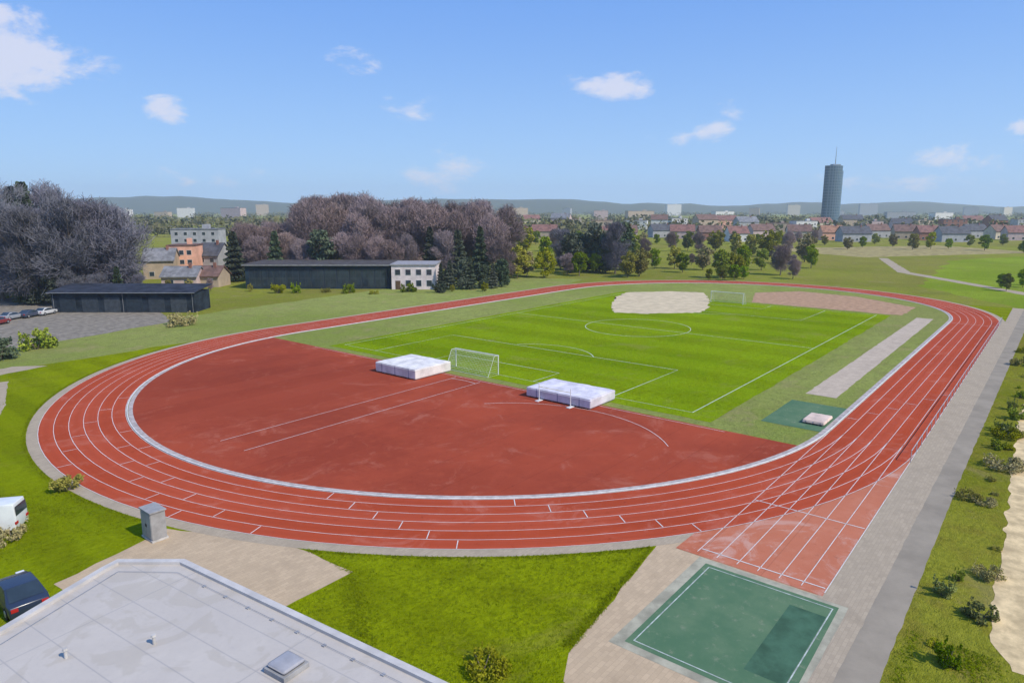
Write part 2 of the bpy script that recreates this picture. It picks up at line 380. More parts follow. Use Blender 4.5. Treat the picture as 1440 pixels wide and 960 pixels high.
# front: court, its apron and the paths
sheet('court_apron', [(14, 4.3), (44, 4.3), (41.5, 7.5), (39.8, 17.6), (37, 17.8), (24.0, 16.0), (22.3, 15), (20, 8), (14, 8)], .012, P_BEIGE, jit=.2)
sheet('court_border', [(25.9, 6.3), (36.4, 6.6), (36.4, 15.0), (25.9, 15.0)], .018, M('grey_green_border', (.36, .335, .25), .95, .18, .8, spec=.04))
sheet('ball_court', [(26.4, 6.9), (35.9, 7.1), (35.9, 14.4), (26.4, 14.4)], .022, COURT)
sheet('court_key', [(28.0, 7.4), (34.6, 7.4), (34.6, 9.2), (28.0, 9.2)], .026, COURT2)
def courtlines():
    mb = MB()
    x0, x1, y0, y1 = 26.7, 35.6, 7.3, 14.1
    for a_ in ((x0, x1, y0, y0+.06), (x0, x1, y1-.06, y1), (x0, x0+.06, y0+.06, y1-.06), (x1-.06, x1, y0+.06, y1-.06)):
        mb.quad((a_[0], a_[2], 0), (a_[1], a_[2], 0), (a_[1], a_[3], 0), (a_[0], a_[3], 0))
    o = mb.build('court_markings', M('worn_white_line', (.42, .46, .42), .9, .25, 2), loc=(0, 0, .030), rot=ROT); tag(o, kind='structure')
courtlines()
sheet('side_path', [(14, 5.7), (178, 5.7), (178, 7.75), (14, 6.55)], .023, P_TAN, jit=.05, step=.5)
sheet('chute_apron', [(36.2, 6.2), (66, 6.6), (150, 7.0), (150, 8.2), (66, 8.2), (36.2, 8.3)], .0245, P_TAN, jit=.04, step=.5)
sheet('service_road', [(10, 4.1), (60, 4.4), (178, 4.2), (178, 5.8), (10, 5.8)], .027, ASPH, jit=.07, step=.5)
sheet('verge', [(10, -9), (178, -9), (178, 4.3), (60, 4.5), (10, 4.2)], .020, G_VERGE, jit=.15, step=.6)
sheet('sandy_path', [(35.5, -.4), (37, .4), (40, .9), (50, 1.0), (84, 2.0), (130, -.8), (130, -5.6), (84, -3), (50, -3), (38, -3), (35.5, -1.6)], .032, SAND, jit=.3, step=.5)
sheet('beige_plaza', [(11, 29.5), (22.2, 29.8), (21.8, 36), (18.0, 43.6), (11, 41.5)], .016, P_BEIGE, jit=.2)
sheet('left_path', [(-25, 96), (10, 99), (30, 104), (27, 107), (8, 102), (-25, 100)], .018, P_TAN, jit=.3)
sheet('outer_path', [(24, 98), (20.5, 86), (16, 74), (12.2, 62), (7, 54), (4, 56), (9.5, 64), (13, 75), (17, 87), (21, 99)], .019, P_TAN, jit=.2, step=.6)
sheet('car_park', [(20, 118), (58, 128), (70, 176), (40, 200), (-30, 190), (-30, 125)], .016, M('worn_asphalt', (.235, .205, .165), .95, .22, .9, spec=.04), jit=.8, step=4)

sheet('field_track', [(170, -20), (215, 8), (260, 40), (330, 60), (330, 63.5), (258, 43.5), (213, 11), (168, -17)], .014, P_TAN, jit=.4, step=2)
sheet('stubble_field', [(330, 70), (420, 10), (470, 60), (370, 130)], .006, M('stubble', (.33, .27, .12), .95, .2, .3, spec=.02), jit=3, step=4)

# ================================================================ vegetation
def leaf_mat(name, c1, c2, c3, rough=.75, trans=.25):
    m, b, p = newmat(name, rough, .05); v = objco(b)
    oi = b.n('ShaderNodeObjectInfo'); geo = b.n('ShaderNodeNewGeometry')
    f = b.noise(v, .55, 3, .6)
    c = b.mix(b.ramp(f, .35, .65), c1, c2)
    c = b.mix(b.math('MULTIPLY', geo.outputs['Random Per Island'], .5), c, c3)
    hs = b.n('ShaderNodeHueSaturation'); b.put(hs.inputs['Color'], c)
    b.put(hs.inputs['Hue'], b.math('MULTIPLY_ADD', oi.outputs['Random'], .05, .475)); rv = b.n('ShaderNodeTexWhiteNoise', noise_dimensions='1D'); b.put(rv.inputs['W'], b.math('MULTIPLY', oi.outputs['Random'], 37.0)); b.put(hs.inputs['Value'], b.math('MULTIPLY_ADD', rv.outputs[0], .75, .65)); b.put(hs.inputs['Saturation'], b.math('MULTIPLY_ADD', oi.outputs['Random'], .6, .8))
    b.t.links.new(hs.outputs[0], p.inputs['Base Color'])
    return m
L_BARE = leaf_mat('bare_twigs', (.20, .15, .155), (.285, .21, .21), (.21, .18, .15))
L_BLUE = leaf_mat('dark_twigs', (.13, .13, .165), (.20, .19, .22), (.17, .165, .16))
L_EVER = leaf_mat('evergreen_needles', (.055, .075, .055), (.09, .115, .075), (.10, .10, .06))
L_OLIV = leaf_mat('spring_leaves', (.21, .21, .045), (.30, .29, .07), (.28, .22, .08))
L_GREEN = leaf_mat('green_leaves', (.14, .20, .025), (.21, .27, .04), (.22, .20, .05))
BARK = M('bark', (.17, .135, .11), .95, .3, 3)
def quads_mesh(name, P, U, V):
    n_ = len(P); v = np.empty((n_*4, 3)); v[0::4] = P-U-V; v[1::4] = P+U-V; v[2::4] = P+U+V; v[3::4] = P-U+V
    me = bpy.data.meshes.new(name); me.vertices.add(n_*4); me.vertices.foreach_set('co', v.ravel())
    me.loops.add(n_*4); me.loops.foreach_set('vertex_index', np.arange(n_*4, dtype=np.int32))
    me.polygons.add(n_); me.polygons.foreach_set('loop_start', np.arange(0, n_*4, 4, dtype=np.int32))
    me.update(calc_edges=True); return me
def unit(n_): 
    d = rng.normal(size=(n_, 3)); return d/np.linalg.norm(d, axis=1)[:, None]
def clump_cloud(cl, n_, size, flat=.6):
    # cl: list of (centre, radii); leaves sit in the outer part of every clump
    w_ = np.array([r[0]*r[1]*r[2] for c, r in cl])**.66; w_ /= w_.sum()
    idx = rng.choice(len(cl), n_, p=w_); C = np.array([c for c, r in cl])[idx]; Rr = np.array([r for c, r in cl])[idx]
    d = unit(n_); P = C + d*Rr*(rng.random(n_)**.45)[:, None]
    u = unit(n_); v = np.cross(u, unit(n_)); v /= np.linalg.norm(v, axis=1)[:, None]+1e-9
    s = size*(.55+.9*rng.random(n_))[:, None]
    return P, u*s, v*s*flat
def trunk_mesh(h, r, limbs, top=.62, name='trunk'):
    mb = MB(); pts = [Vector((0, 0, -.3))]; k = 5
    for i in range(1, k+1): pts.append(Vector((random.uniform(-.02, .02)*h, random.uniform(-.02, .02)*h, h*top*i/k)))
    for i in range(k): mb.tube(pts[i], pts[i+1], r*(1.25 if i == 0 else 1-.13*i), r*(1-.13*(i+1)), 7)
    ends = []
    for j in range(limbs):
        s = pts[random.randint(2, k)]; t = 2*math.pi*j/limbs+random.random()
        e = Vector((math.cos(t)*h*random.uniform(.14, .27), math.sin(t)*h*random.uniform(.14, .27), min(h*.94, s.z+h*random.uniform(.15, .36))))
        m_ = (s+e)/2 + Vector((0, 0, -.02*h)); mb.tube(s, m_, r*.42, r*.27, 5); mb.tube(m_, e, r*.27, r*.1, 5); ends.append(e)
    return mb, ends
def broad_tree(name, h, wr, n_, size, leafm, clumps, low=.28, bare=False):
    mb, ends = trunk_mesh(h, h*.018, 8)
    cl = []
    for i in range(clumps):
        t = random.random()*2*math.pi; zz = random.uniform(low, .93); prof = math.sin(math.pi*min(1, max(.08, (zz-low+.12)/(1.1-low))))**.7
        rr = wr*prof*math.sqrt(random.random())*.85
        s = h*random.uniform(.07, .14)
        cl.append(((math.cos(t)*rr, math.sin(t)*rr, zz*h), (s*random.uniform(.9, 1.3), s*random.uniform(.9, 1.3), s*random.uniform(.7, 1.2))))
    for e in ends: cl.append((tuple(e), (h*.09, h*.09, h*.08)))
    if bare:                              # fine upright twigs fanning out
        P, U, V = clump_cloud(cl, n_, size)
        axis = P - np.array([0, 0, h*.3]); axis /= np.linalg.norm(axis, axis=1)[:, None]; axis += .85*unit(n_); axis /= np.linalg.norm(axis, axis=1)[:, None]
        sd = np.cross(axis, unit(n_)); sd /= np.linalg.norm(sd, axis=1)[:, None]+1e-9
        ln = (size*(1.1+1.6*rng.random(n_)))[:, None]
        crown = quads_mesh(name, P, axis*ln, sd*(size*.085))
    else: crown = quads_mesh(name, *clump_cloud(cl, n_, size))
    bmesh.ops.recalc_face_normals(mb.bm, faces=mb.bm.faces[:]); tm = bpy.data.meshes.new('trunk'); mb.bm.to_mesh(tm); mb.bm.free()
    crown.materials.append(leafm); tm.materials.append(BARK)
    return tm, crown
def conifer(name, h, wr, n_, size, leafm):
    mb = MB(); mb.tube((0, 0, -.3), (0, 0, h*.95), h*.016, h*.004, 7)
    t = rng.random(n_)**.8; z = h*(.08+.92*t); tier = (np.floor(z/h*11) % 1.0)
    rad = wr*(1-t)*(.75+.35*np.sin(z/h*2*np.pi*9)) + .12
    an_ = rng.random(n_)*2*np.pi; an_ += .25*np.sin(an_*3+z)
    q = rad*np.sqrt(.25+.75*rng.random(n_))
    P = np.stack([np.cos(an_)*q, np.sin(an_)*q, z-.12*q], 1)
    rd = np.stack([np.cos(an_), np.sin(an_), -.35*np.ones(n_)], 1); sd = np.cross(rd, unit(n_)); sd /= np.linalg.norm(sd, axis=1)[:, None]
    s = (size*(.6+.8*rng.random(n_)))[:, None]
    crown = quads_mesh(name, P, rd*s, sd*s*.45)
    bmesh.ops.recalc_face_normals(mb.bm, faces=mb.bm.faces[:]); tm = bpy.data.meshes.new('trunk'); mb.bm.to_mesh(tm); mb.bm.free()
    crown.materials.append(leafm); tm.materials.append(BARK)
    return tm, crown
def shrub(name, h, wr, n_, size, leafm):
    mb = MB()
    for j in range(5):
        t = j*1.26; mb.tube((.1*math.cos(t), .1*math.sin(t), -.1), (wr*.5*math.cos(t), wr*.5*math.sin(t), h*.6), .04*h, .012*h, 4)
    cl = []
    for _ in range(14):
        q = wr*random.uniform(.16, .42); cl.append(((random.uniform(-.75, .75)*wr, random.uniform(-.75, .75)*wr, h*random.uniform(.12, .78)), (q, q, q*random.uniform(.7, 1.3))))
    for _ in range(10):
        t = random.random()*6.28; cl.append(((math.cos(t)*wr*.8, math.sin(t)*wr*.8, h*random.uniform(.5, 1.0)), (.1, .1, h*.2)))
    crown = quads_mesh(name, *clump_cloud(cl, n_, size))
    bmesh.ops.recalc_face_normals(mb.bm, faces=mb.bm.faces[:]); tm = bpy.data.meshes.new('stem'); mb.bm.to_mesh(tm); mb.bm.free()
    crown.materials.append(leafm); tm.materials.append(BARK)
    return tm, crown
KIND = {
 'bare': [broad_tree('crown', 24, 7.5, 9500, .52, L_BARE, 40, .22, True) for _ in range(4)],
 'dark': [broad_tree('crown', 26, 8.0, 9500, .52, L_BLUE, 42, .14, True) for _ in range(3)],
 'ever': [conifer('crown', 20, 4.6, 4200, .75, L_EVER) for _ in range(2)] + [broad_tree('crown', 18, 6.5, 4200, .42, L_EVER, 30, .1)],
 'oliv': [broad_tree('crown', 10, random.uniform(3.2, 4.6), 5200, .2, L_OLIV, random.randint(22, 34), random.uniform(.12, .3)) for _ in range(3)],
 'green': [broad_tree('crown', 10, random.uniform(3.0, 4.6), 5200, .2, L_GREEN, random.randint(22, 34), random.uniform(.1, .28)) for _ in range(3)],
 'shrub': [shrub('foliage', 2.2, 1.7, 1500, .11, L_GREEN), shrub('foliage', 2.0, 1.9, 1500, .11, L_OLIV), shrub('foliage', 2.4, 1.8, 1500, .12, L_EVER), shrub('foliage', 1.7, 2.2, 1900, .085, L_OLIV), shrub('foliage', 2.6, 1.5, 1700, .1, L_GREEN)],
}
def plant(kind, x, y, h_scale, label, group, name=None, w=1.0):
    tm, cm_ = random.choice(KIND[kind]) if not kind[-1].isdigit() else KIND[kind[:-1]][int(kind[-1])]
    k = kind.rstrip('0123456789')
    nm = name or {'bare': 'bare_tree', 'dark': 'bare_tree', 'ever': 'evergreen_tree', 'oliv': 'leafy_tree', 'green': 'leafy_tree', 'shrub': 'shrub'}[k]
    r = thing(nm, label, 'shrub' if k == 'shrub' else 'tree', (x, y, 0), random.random()*6.28, group)
    r.scale = (h_scale*w, h_scale*w, h_scale)
    o1 = bpy.data.objects.new('stem' if k == 'shrub' else 'trunk', tm); COL.objects.link(o1); o1.parent = r
    o2 = bpy.data.objects.new('foliage' if k == 'shrub' else 'crown', cm_); COL.objects.link(o2); o2.parent = r
    return r
def row(kinds, spots, what, group):
    # spots: (px, Y, top height in m); named from left to right within its row
    base = {'bare': 24, 'dark': 26, 'ever': 20, 'oliv': 10, 'green': 10, 'shrub': 2.2}
    words = {'bare': 'bare brown tree', 'dark': 'dark bluish bare tree', 'ever': 'dark evergreen tree', 'oliv': 'olive yellow leafy tree', 'green': 'fresh green leafy tree', 'shrub': 'low shrub'}
    spots = sorted(spots); cnt = {}
    for i, (px, Y, h) in enumerate(spots):
        k = random.choice(kinds); kk = k.rstrip('0123456789'); i_ = cnt.get(kk, 0); cnt[kk] = i_+1
        plant(k, at_depth(px, Y), Y, h/base[kk]*(20/18 if k == 'ever2' else 1), f'{ordn(i_)} {words[kk]} from the left {what}', group, w=random.uniform(.85, 1.15))
def spread(x0, x1, n_, Y0, Y1, h0, h1):
    return [(x0+(x1-x0)*(i+random.uniform(.2, .8))/n_, random.uniform(Y0, Y1), random.uniform(h0, h1)) for i in range(n_)]
# left wood
row(['dark'], spread(-40, 175, 8, 150, 165, 20, 22.5), 'in the left wood, front', 'trees of the left wood')
row(['dark', 'dark', 'ever'], spread(-60, 105, 7, 172, 190, 26, 28), 'in the left wood, tall back row', 'trees of the left wood')
row(['dark'], spread(60, 178, 6, 185, 215, 19, 21), 'in the left wood, low back row', 'trees of the left wood')
row(['ever', 'dark'], spread(10, 205, 7, 146, 150, 6, 9), 'in the left wood, undergrowth', 'trees of the left wood')
# big wood behind the hall
row(['ever', 'bare'], spread(322, 712, 16, 192, 203, 12, 17), 'in the central wood, low front', 'trees of the central wood')
row(['bare'], spread(330, 405, 4, 208, 222, 15.5, 17.5)+spread(410, 705, 11, 208, 222, 19, 23), 'in the central wood, middle row', 'trees of the central wood')
row(['bare'], spread(425, 535, 6, 226, 245, 24, 26.5), 'in the central wood, tallest clump', 'trees of the central wood')
row(['bare'], spread(540, 720, 7, 230, 250, 22, 25), 'in the central wood, back right', 'trees of the central wood')
row(['bare', 'dark'], spread(335, 415, 4, 230, 250, 15.5, 17.5), 'in the central wood, back left', 'trees of the central wood')
row(['ever'], spread(615, 712, 7, 176, 184, 6, 8.5), 'right of the pale annex', 'evergreens by the annex')
row(['ever2', 'dark', 'dark'], spread(785, 880, 8, 222, 240, 12, 17), 'in the clump right of the wood', 'evergreens right of the wood')
# gap with houses at left
row(['oliv', 'bare'], spread(212, 300, 3, 172, 176, 2.5, 3.6), 'before the salmon house', 'trees among the houses')
# olive belt on the right
row(['oliv', 'bare', 'green'], spread(715, 1150, 20, 205, 250, 6, 10), 'beyond the pitch, front row', 'trees of the belt beyond the pitch')
row(['oliv', 'green', 'bare'], spread(700, 1150, 18, 270, 360, 8, 13), 'beyond the pitch, back row', 'trees of the belt beyond the pitch')
row(['green', 'oliv'], spread(1150, 1450, 12, 330, 420, 5, 9), 'across the meadow', 'trees across the meadow')
row(['green', 'oliv'], spread(985, 1060, 4, 196, 206, 3.5, 5), 'beyond the far bend', 'trees beyond the far bend')
row(['green'], spread(1400, 1460, 4, 168, 190, 4, 6), 'by the service road', 'trees by the service road')

row(['oliv', 'bare', 'green'], spread(720, 1160, 16, 380, 425, 6, 9), 'before the town houses', 'trees before the town')
row(['oliv', 'shrub', 'bare'], spread(730, 1140, 14, 255, 268, 2.5, 4.5), 'between the two rows beyond the pitch', 'bushes beyond the pitch')
row(['shrub', 'oliv'], spread(330, 700, 10, 168, 174, 1.2, 2.6), 'on the grass before the hall', 'bushes before the hall')
# shrubs along the right verge and about the lawn
SH = sorted((30+100*random.random()**1.35, random.choice([1.5, 2.2, 2.4, 3.2])+random.uniform(-.6, .6)) for _ in range(34))
for i, (a_, n_) in enumerate(SH):
    x, y = W(a_, n_); plant(random.choice(['shrub0','shrub1','shrub3','shrub4']), x, y, random.choice([.14, .2, .26, .34, .42, .55])*random.uniform(.85, 1.15), f'{ordn(i)} low rounded shrub from the bottom on the right verge', 'shrubs on the verge', w=random.uniform(.8, 1.5))
for i, (a_, n_, s_, lb) in enumerate([(16.2, 55.5, .55, 'round green shrub on the grass above the white roof'), (11.2, 49.8, .6, 'broad brownish shrub beside the white van'),
        (20.5, 18.3, .5, 'olive shrub on the lawn by the right corner of the white roof'), (27, 113, 1.3, 'large green bush by the car park at the left'),
        (33, 118, 1.4, 'bush at the edge of the left car park, right of another'), (57, 122, 1.3, 'lone bush on the pale grass before the wood')]):
    x, y = W(a_, n_); plant('shrub3' if 'lawn' in lb or 'brown' in lb else 'shrub', x, y, s_, lb, None)

# far wood: reads as one mass
def far_wood():
    cl = []
    for i in range(1300):
        Y = random.choice([random.uniform(520, 1100), random.uniform(1100, 3600)]); X = random.uniform(-.95, .95)*Y
        if X > .25*Y and Y < 900 and random.random() < .5: continue
        h = random.uniform(6, 15); w_ = h*random.uniform(.7, 2.4)
        cl.append(((X, Y, h*.45), (w_, h*.6, h*.55)))
    P, U, V = clump_cloud(cl, 70000, 1.4)
    P[:, 2] = np.abs(P[:, 2])
    tag(link('distant_wood', quads_mesh('distant_wood', P, U, V), leaf_mat('distant_foliage', (.08, .085, .05), (.14, .14, .06), (.13, .10, .08))), kind='stuff')
far_wood()
# grass tufts that break the edges of paths and sheets
def tufts():
    P = []
    def along(p, q, n_, sp):
        for _ in range(n_):
            t = random.random(); P.append((p[0]+(q[0]-p[0])*t+random.gauss(0, sp), p[1]+(q[1]-p[1])*t+random.gauss(0, sp)))
    E = [((10, 3.4), (120, 4.2), 5000, .2), ((34, 1.2), (88, 1.9), 14000, .55), ((24.3, 16.3), (35.5, 17.6), 1300, .15), ((22, 29.8), (18.2, 44.4), 1100, .2), ((16, 20.4), (22, 29.8), 900, .35),
         ((60.8, 27), (60.8, 84), 1500, .25), ((79, 17.9), (150, 18.2), 1500, .15), ((11, 62), (15, 50), 700, .3), ((11, 62), (20, 88), 1200, .4)]
    for e in E: along(*e)
    for i in range(4200):
        t = R(random.uniform(110, 247)); r = RO+.95+abs(random.gauss(0, .16)); P.append((CA+r*math.cos(t), CN+r*math.sin(t)))
    for i in range(26000):
        P.append((random.uniform(10, 40), random.uniform(14, 58)))
    P = [p for p in P if not (RI < math.hypot(p[0]-CA, p[1]-CN) < RO+.9 and p[0] < CA) and not (8 < p[1] < 15.9+.155*(p[0]-24) and 22 < p[0] < 41) and not (p[0] > 36 and p[1] < 20) and not (p[0] < 22 and 29.5 < p[1] < 46)
         and not (16 < p[0] < CA and math.hypot(p[0]-CA, p[1]-CN) < RO)]
    n_ = len(P)*3; base = np.repeat(np.array(P), 3, 0) + rng.normal(0, .05, (n_, 2)); hh = .03+.07*rng.random(n_)**2
    t = rng.random(n_)*6.28; U = np.stack([np.cos(t)*.014, np.sin(t)*.014, np.zeros(n_)], 1)
    V = np.stack([rng.normal(0, .04, n_), rng.normal(0, .04, n_), hh/2], 1)
    Pp = np.concatenate([base, (hh/2+.01)[:, None]], 1)
    tag(link('grass', quads_mesh('grass', Pp, U, V), leaf_mat('grass_blades', (.19, .25, .005), (.26, .32, .010), (.25, .24, .03)), rot=ROT), kind='stuff')
tufts()

# ================================================================ buildings
GLASS = M('dark_window_glass', (.03, .045, .06), .06, .2, .6, spec=.5)
FRAME = M('pale_window_frame', (.55, .54, .52), .5, .1)
DOORM = M('brown_door', (.12, .07, .04), .6, .2)
def clubhouse():
    # white flat roof in the near left corner: its far, cut-off corner shows
    CR, ox, oy, Z = R(57), -14.08, 28.46, 4.4
    r = thing('clubhouse', 'flat white roofed building in the near left corner', 'building', (ox, oy, 0), CR)
    plan = [(0, -34), (0, 1.3), (-1.7, 3.9), (-2.5, 3.75), (-33, -5.9), (-33, -34)]
    def inset(d):
        k = len(plan); res = []
        cx, cy = -16, -17
        for i in range(k):
            p, q, t = Vector(plan[i-1]), Vector(plan[i]), Vector(plan[(i+1) % k])
            e1, e2 = (q-p).normalized(), (t-q).normalized(); n1, n2 = Vector((-e1.y, e1.x)), Vector((-e2.y, e2.x))
            b_ = (n1+n2); b_ /= max(.35, b_.length_squared/2); res.append(tuple(q+b_*d))
        return res
    m, b, p = newmat('white_roof_membrane', .8, .12); v = objco(b)
    sx = b.n('ShaderNodeSeparateXYZ'); b.t.links.new(v, sx.inputs[0])
    seam = b.ramp(b.math('ABSOLUTE', b.math('SUBTRACT', b.math('FRACT', b.math('DIVIDE', sx.outputs[0], 1.55)), .5)), .478, .49)
    seam2 = b.ramp(b.math('ABSOLUTE', b.math('SUBTRACT', b.math('FRACT', b.math('DIVIDE', sx.outputs[1], 8.0)), .5)), .4955, .498)
    st = b.noise(v, .22, 8, .7, .4); fin = b.noise(v, 5, 5, .65); pud = b.noise(v, .42, 4, .55, 1.2)
    sw = b.n('ShaderNodeTexWhiteNoise', noise_dimensions='1D'); b.put(sw.inputs['W'], b.math('FLOOR', b.math('ADD', b.math('DIVIDE', sx.outputs[0], 1.55), .0)))
    c = b.mix(b.ramp(st, .35, .68), (.445, .40, .355), (.50, .45, .395))
    c = b.mix(b.math('MULTIPLY', sw.outputs[0], .30), c, (.44, .40, .36))
    c = b.mix(b.math('MULTIPLY', b.ramp(pud, .50, .56), .40), c, (.38, .335, .275))
    c = b.mix(b.math('MULTIPLY', b.ramp(fin, .5, .8), .28), c, (.33, .31, .29))
    c = b.mix(b.math('MULTIPLY', b.math('MAXIMUM', seam, seam2), .45), c, (.27, .26, .26))
    b.t.links.new(c, p.inputs['Base Color'])
    MB().prism(inset(.25), 0, Z-.3, 'z').build('wall', M('cream_render', (.55, .5, .42), .85, .12), r)
    rf = MB().prism(inset(.06), Z-.3, Z, 'z').build('roof', m, r)
    o_, i_ = inset(.0), inset(.3); k = len(plan); mb = MB()
    for q in range(k):
        w_ = (q+1) % k
        for z0, z1, A_, B_ in ((Z-.33, Z+.14, o_, o_), (Z+.14, Z+.14, o_, i_), (Z+.14, Z-.02, i_, i_)):
            mb.quad((*A_[q], z0), (*A_[w_], z0), (*B_[w_], z1), (*B_[q], z1))
    bmesh.ops.remove_doubles(mb.bm, verts=mb.bm.verts[:], dist=.001)
    mb.build('parapet', M('metal_coping', (.50, .465, .43), .5, .1, 1), r)
    sk = MB().box(-3.0, -1.9, -9.4, -8.3, Z-.002, Z+.2).build('skylight', M('grey_kerb', (.30, .29, .28), .7, .15), rf, bevel=.02)
    MB().box(-2.92, -1.98, -9.32, -8.38, Z+.2, Z+.36).build('skylight_dome', M('frosted_dome', (.34, .33, .34), .3, .1), rf, bevel=.09, smooth=True)
    for a2, n2 in ((-4.2, -3.5), (-2.2, -13.4), (-6.4, -1.6), (-6.0, -8)):
        pm = MB(); pm.tube((a2, n2, Z-.01), (a2, n2, Z+.32), .06, .06, 10); pm.tube((a2, n2, Z+.32), (a2, n2, Z+.4), .1, .08, 10); pm.build('vent_pipe', CONC, rf)
    wire = MB(); wire.tube((-.8, -33, Z+.06), (-.8, .6, Z+.06), .01, .01, 4); wire.tube((-.8, .6, Z+.06), (-2.2, 2.9, Z+.06), .01, .01, 4); wire.tube((-2.2, 2.9, Z+.06), (-32, -6.6, Z+.06), .01, .01, 4)
    for q in range(22): wire.box(-.87, -.73, -1.5-1.5*q, -1.36-1.5*q, Z-.003, Z+.05)
    wire.build('lightning_wire', M('grey_wire', (.3, .3, .31), .5, .1), rf)
    for q in range(6):
        w_ = MB().box(-.265, -.2, -4.2-4.6*q, -2.4-4.6*q, 1.0, 2.6).build('window', FRAME, r); MB().box(-.199, -.185, -4.1-4.6*q, -2.5-4.6*q, 1.1, 2.5).build('pane', GLASS, w_)
clubhouse()

def facade_windows(r, x0, x1, n_, z0, z1, y, wm=GLASS, w_=1.3):
    for i in range(n_):
        c = x0+(x1-x0)*(i+.5)/n_
        f_ = MB().box(c-w_/2-.09, c+w_/2+.09, y-.05, y-.003, z0-.09, z1+.09).build('window', FRAME, r)
        MB().box(c-w_/2, c+w_/2, y-.075, y-.052, z0, z1).build('pane', wm, f_)
def hall():
    Y = 179; x0, x1 = at_depth(338, 176), at_depth(546, 176); cx = (x0+x1)/2; w_ = (x1-x0)/2
    r = thing('sports_hall', 'long low dark hall with a glass front below the central wood', 'building', (cx, Y, 0), 0)
    navy = M('dark_blue_panel', (.022, .040, .058), .7, .25, .3, spec=.1)
    MB().box(-w_, w_, 0, 16, 0, 6.0).build('wall', navy, r)
    MB().box(-w_-.5, w_+.5, -.8, 16.5, 6.0, 6.5).build('roof', M('dark_roof_felt', (.085, .078, .08), .95, .2, .5, spec=.05), r)
    MB().box(-w_-.52, w_+.52, -.84, -.802, 6.12, 6.4).build('fascia', M('grey_fascia', (.26, .26, .26), .6, .15), r)
    for i in range(11):
        c = -w_+.9+(2*w_-1.8)*(i+.5)/11
        f_ = MB().box(c-1.55, c+1.55, -.06, -.003, .5, 5.2).build('window', M('dark_mullion', (.05, .06, .07), .4, .1), r)
        g_ = MB()
        for k in range(2): g_.box(c-1.45+1.5*k, c-.05+1.5*k, -.085, -.062, .6, 2.7); g_.box(c-1.45+1.5*k, c-.05+1.5*k, -.085, -.062, 2.85, 5.1)
        g_.build('pane', GLASS, f_)
    ax0, ax1 = at_depth(547, 176), at_depth(613, 176); ac = (ax0+ax1)/2; aw = (ax1-ax0)/2-.3
    r = thing('annex_building', 'pale pinkish annex with small windows beside the dark hall', 'building', (ac, 177.6, 0), 0)
    MB().box(-aw, aw, 0, 12, 0, 6.3).build('wall', M('pale_pink_render', (.68, .58, .56), .85, .12, .5), r)
    MB().box(-aw-.25, aw+.25, -.3, 12.3, 6.3, 6.6).build('roof', M('grey_flashing', (.3, .29, .3), .7, .15), r)
    facade_windows(r, -aw+.3, aw-.3, 4, 3.8, 5.2, 0); facade_windows(r, -aw+3, aw-.3, 3, .9, 2.4, 0)
    MB().box(-aw+1, -aw+2.3, -.06, -.003, .02, 2.3).build('door', DOORM, r)
    # long dark sheds on the left
    Y = 137; x0, x1 = at_depth(70, Y), at_depth(272, Y); cx, w_ = (x0+x1)/2, (x1-x0)/2
    r = thing('garage_row', 'long dark slate grey shed in front of the left wood', 'building', (cx, Y, 0), 0)
    MB().box(-w_, w_, 0, 7, 0, 4.0).build('wall', M('dark_slate_boards', (.028, .038, .05), .95, .3, .5, spec=.05), r)
    MB().prism([(-.7, 4.0), (7.5, 4.9), (7.5, 5.1), (-.7, 4.25)], -w_-.4, w_+.4, 'x').build('roof', M('dark_blue_roof', (.036, .043, .062), .95, .25, .5, spec=.05), r)
    gm = M('grey_gutter', (.20, .205, .21), .5, .1)
    g_ = MB(); g_.tube((-w_-.4, -.78, 4.05), (w_+.4, -.78, 4.05), .09, .09, 6); g_.build('gutter', gm, r)
    for x_ in (-w_+.4, 0, w_-.4): MB().tube((x_, -.12, 0), (x_, -.12, 3.9), .05, .05, 6).build('downpipe', gm, r)
    for i in range(6):
        c = -w_+1+(2*w_-2)*(i+.5)/6; MB().box(c-1.6, c+1.6, -.06, -.003, .05, 3.0).build('garage_door', M('slate_door', (.022+.014*(i % 3), .032+.014*(i % 3), .042+.014*(i % 3)), .6, .2), r)
hall()

